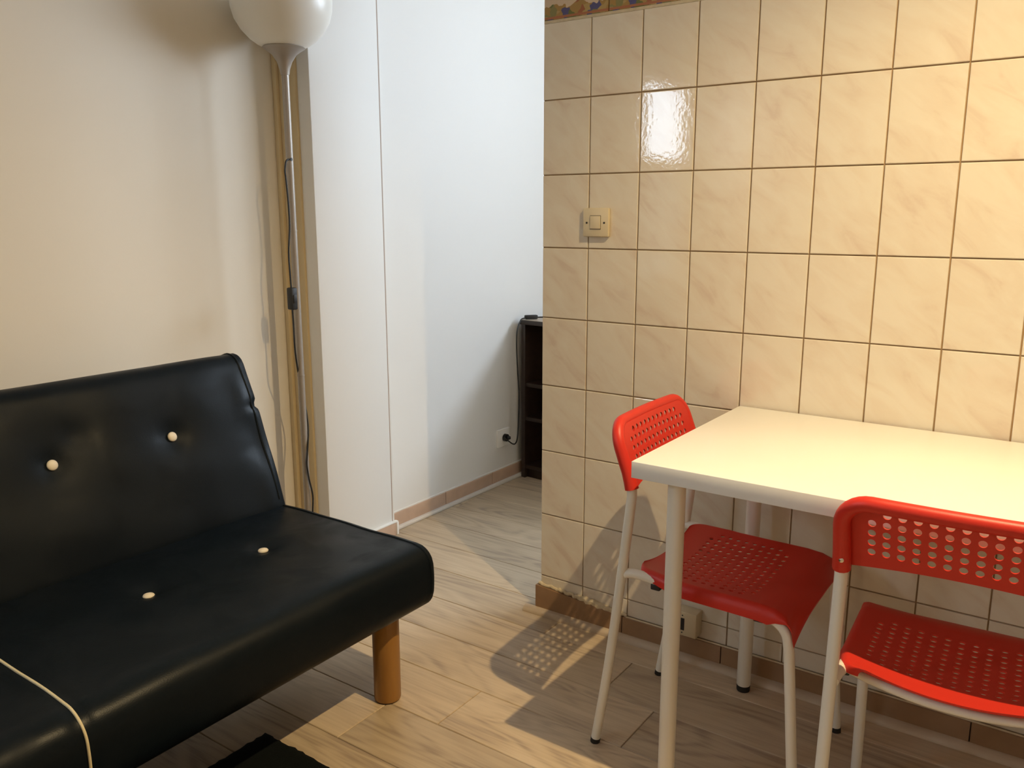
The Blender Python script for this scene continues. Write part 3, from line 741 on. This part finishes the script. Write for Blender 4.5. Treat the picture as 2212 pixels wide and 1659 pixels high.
MB().lathe([(.021, 0), (.021, .002), (.017, .002), (.016, -.004)], n=28).xf(lambda v: Vector((v.x, -.0105-v.z, v.y))).build('socket_ring', 'plastic_white', OU)

# ------------------------------------------------------------------ low dark shelf in the passage, with the cord of a lamp on it
CAB = empty('shelf_unit', (1.085, 2.150, 0), math.radians(-4), label='low dark brown open shelf unit against the passage wall', cat='shelf')
def cb(name, *a): return MB().box(*a, .001).build(name, 'cabinet', CAB)
cb('side_panel', 0, .30, -.022, 0, .0, .722); cb('side_panel', 0, .30, -.80, -.778, .0, .722)
TOPM = cb('top_panel', -.006, .306, -.805, .004, .722, .742)
MB().box(-.0055, .3055, -.8045, .0035, .742, .7435).build('top_glare_sheet', 'cabtop', CAB, label='pale brown top sheet with daylight glare in its colour')
for z in (.045, .275, .435): cb('shelf_board', .004, .292, -.778, -.022, z, z+.018)
cb('back_panel', .292, .298, -.778, -.022, .03, .722); cb('plinth', .02, .034, -.778, -.022, 0, .045)
CBL = empty('lamp_cord', (1.02, 2.14, .213), label='black cord with plug and inline switch running up to the shelf top', cat='cord')
K = Vector((1.02, 2.14, .213))
def kp(x, y, z): return Vector((x, y, z))-K
def at(px, py, Y):           # photo pixel -> point in the vertical plane y = Y
    d = fwd+r2*((px-IMG_W/2)/FPX)-u2*((py-829.5)/FPX); return CAM+d*((Y-CAM.y)/d.y)-K
pts = [at(1090, 946, 2.145), at(1099, 953, 2.13), at(1108, 959, 2.125), at(1114, 957, 2.125), at(1118, 943, 2.128), at(1120, 905, 2.13), at(1121, 850, 2.132), at(1118, 800, 2.132), at(1116, 750, 2.132), at(1117, 715, 2.134), kp(1.062, 2.142, .735), kp(1.078, 2.142, .7475), kp(1.092, 2.135, .750)]
MB().tube(pts, .003, n=8, smooth=5).build('cable', 'black', CBL)
MB().tube([kp(.975, 2.167, .213), kp(.975, 2.152, .213)], .017, n=20).tube([kp(.975, 2.152, .213), kp(.985, 2.140, .213)], lambda t: .012-.006*t, n=14).build('plug', 'black', CBL)
s_ = MB().box(-.030, .030, -.011, .011, -.009, .009, .004); an = math.radians(-38)
s_.xf(lambda v: kp(1.116+v.x*math.cos(an)-v.y*math.sin(an), 2.118+v.x*math.sin(an)+v.y*math.cos(an), .754+v.z)); s_.build('inline_switch', 'black', CBL)
MB().tube([kp(1.138, 2.100, .752), kp(1.165, 2.07, .751), kp(1.195, 2.045, .749), kp(1.23, 2.03, .749)], .003, n=8, smooth=4).build('cable', 'black', CBL)

# ------------------------------------------------------------------ ceiling spotlight (above the frame)
FX = empty('ceiling_spotlight', (LAMP.x, LAMP.y, ZC), label='white ceiling spotlight above the white table', cat='ceiling light')
MB().lathe([(.07, -.03), (.075, -.025), (.075, 0)], n=32).build('canopy', 'fixture', FX)
MB().lathe([(.008, -.17), (.008, -.03)], n=12).build('stem', 'fixture', FX)
zl = LAMP.z-ZC
MB().lathe([(.012, zl+.095), (.03, zl+.09), (.045, zl+.06), (.05, zl+.018), (.047, zl+.018), (.042, zl+.058), (.001, zl+.08)], n=28, cap0=False, cap1=False).build('spot_head', 'fixture', FX)
def beam(axis, half, blend, power, rad=.011):
    q = Vector((0, 0, -1)).rotation_difference(Vector(axis).normalized())
    l = bpy.data.lights.new('spot_bulb', 'SPOT'); l.energy = power; l.color = WARM; l.spot_size = 2*half; l.spot_blend = blend; l.shadow_soft_size = rad
    o = bpy.data.objects.new('spot_bulb', l); COL.objects.link(o); o.parent = FX; o.location = (0, 0, zl)
    o.rotation_mode = 'QUATERNION'; o.rotation_quaternion = q
beam((-.57, .545, -.62), math.radians(51.3), .45, SPOT_SOFA)
beam((-.12, .12, -.98), math.radians(74), 1.0, SPOT_TABLE)
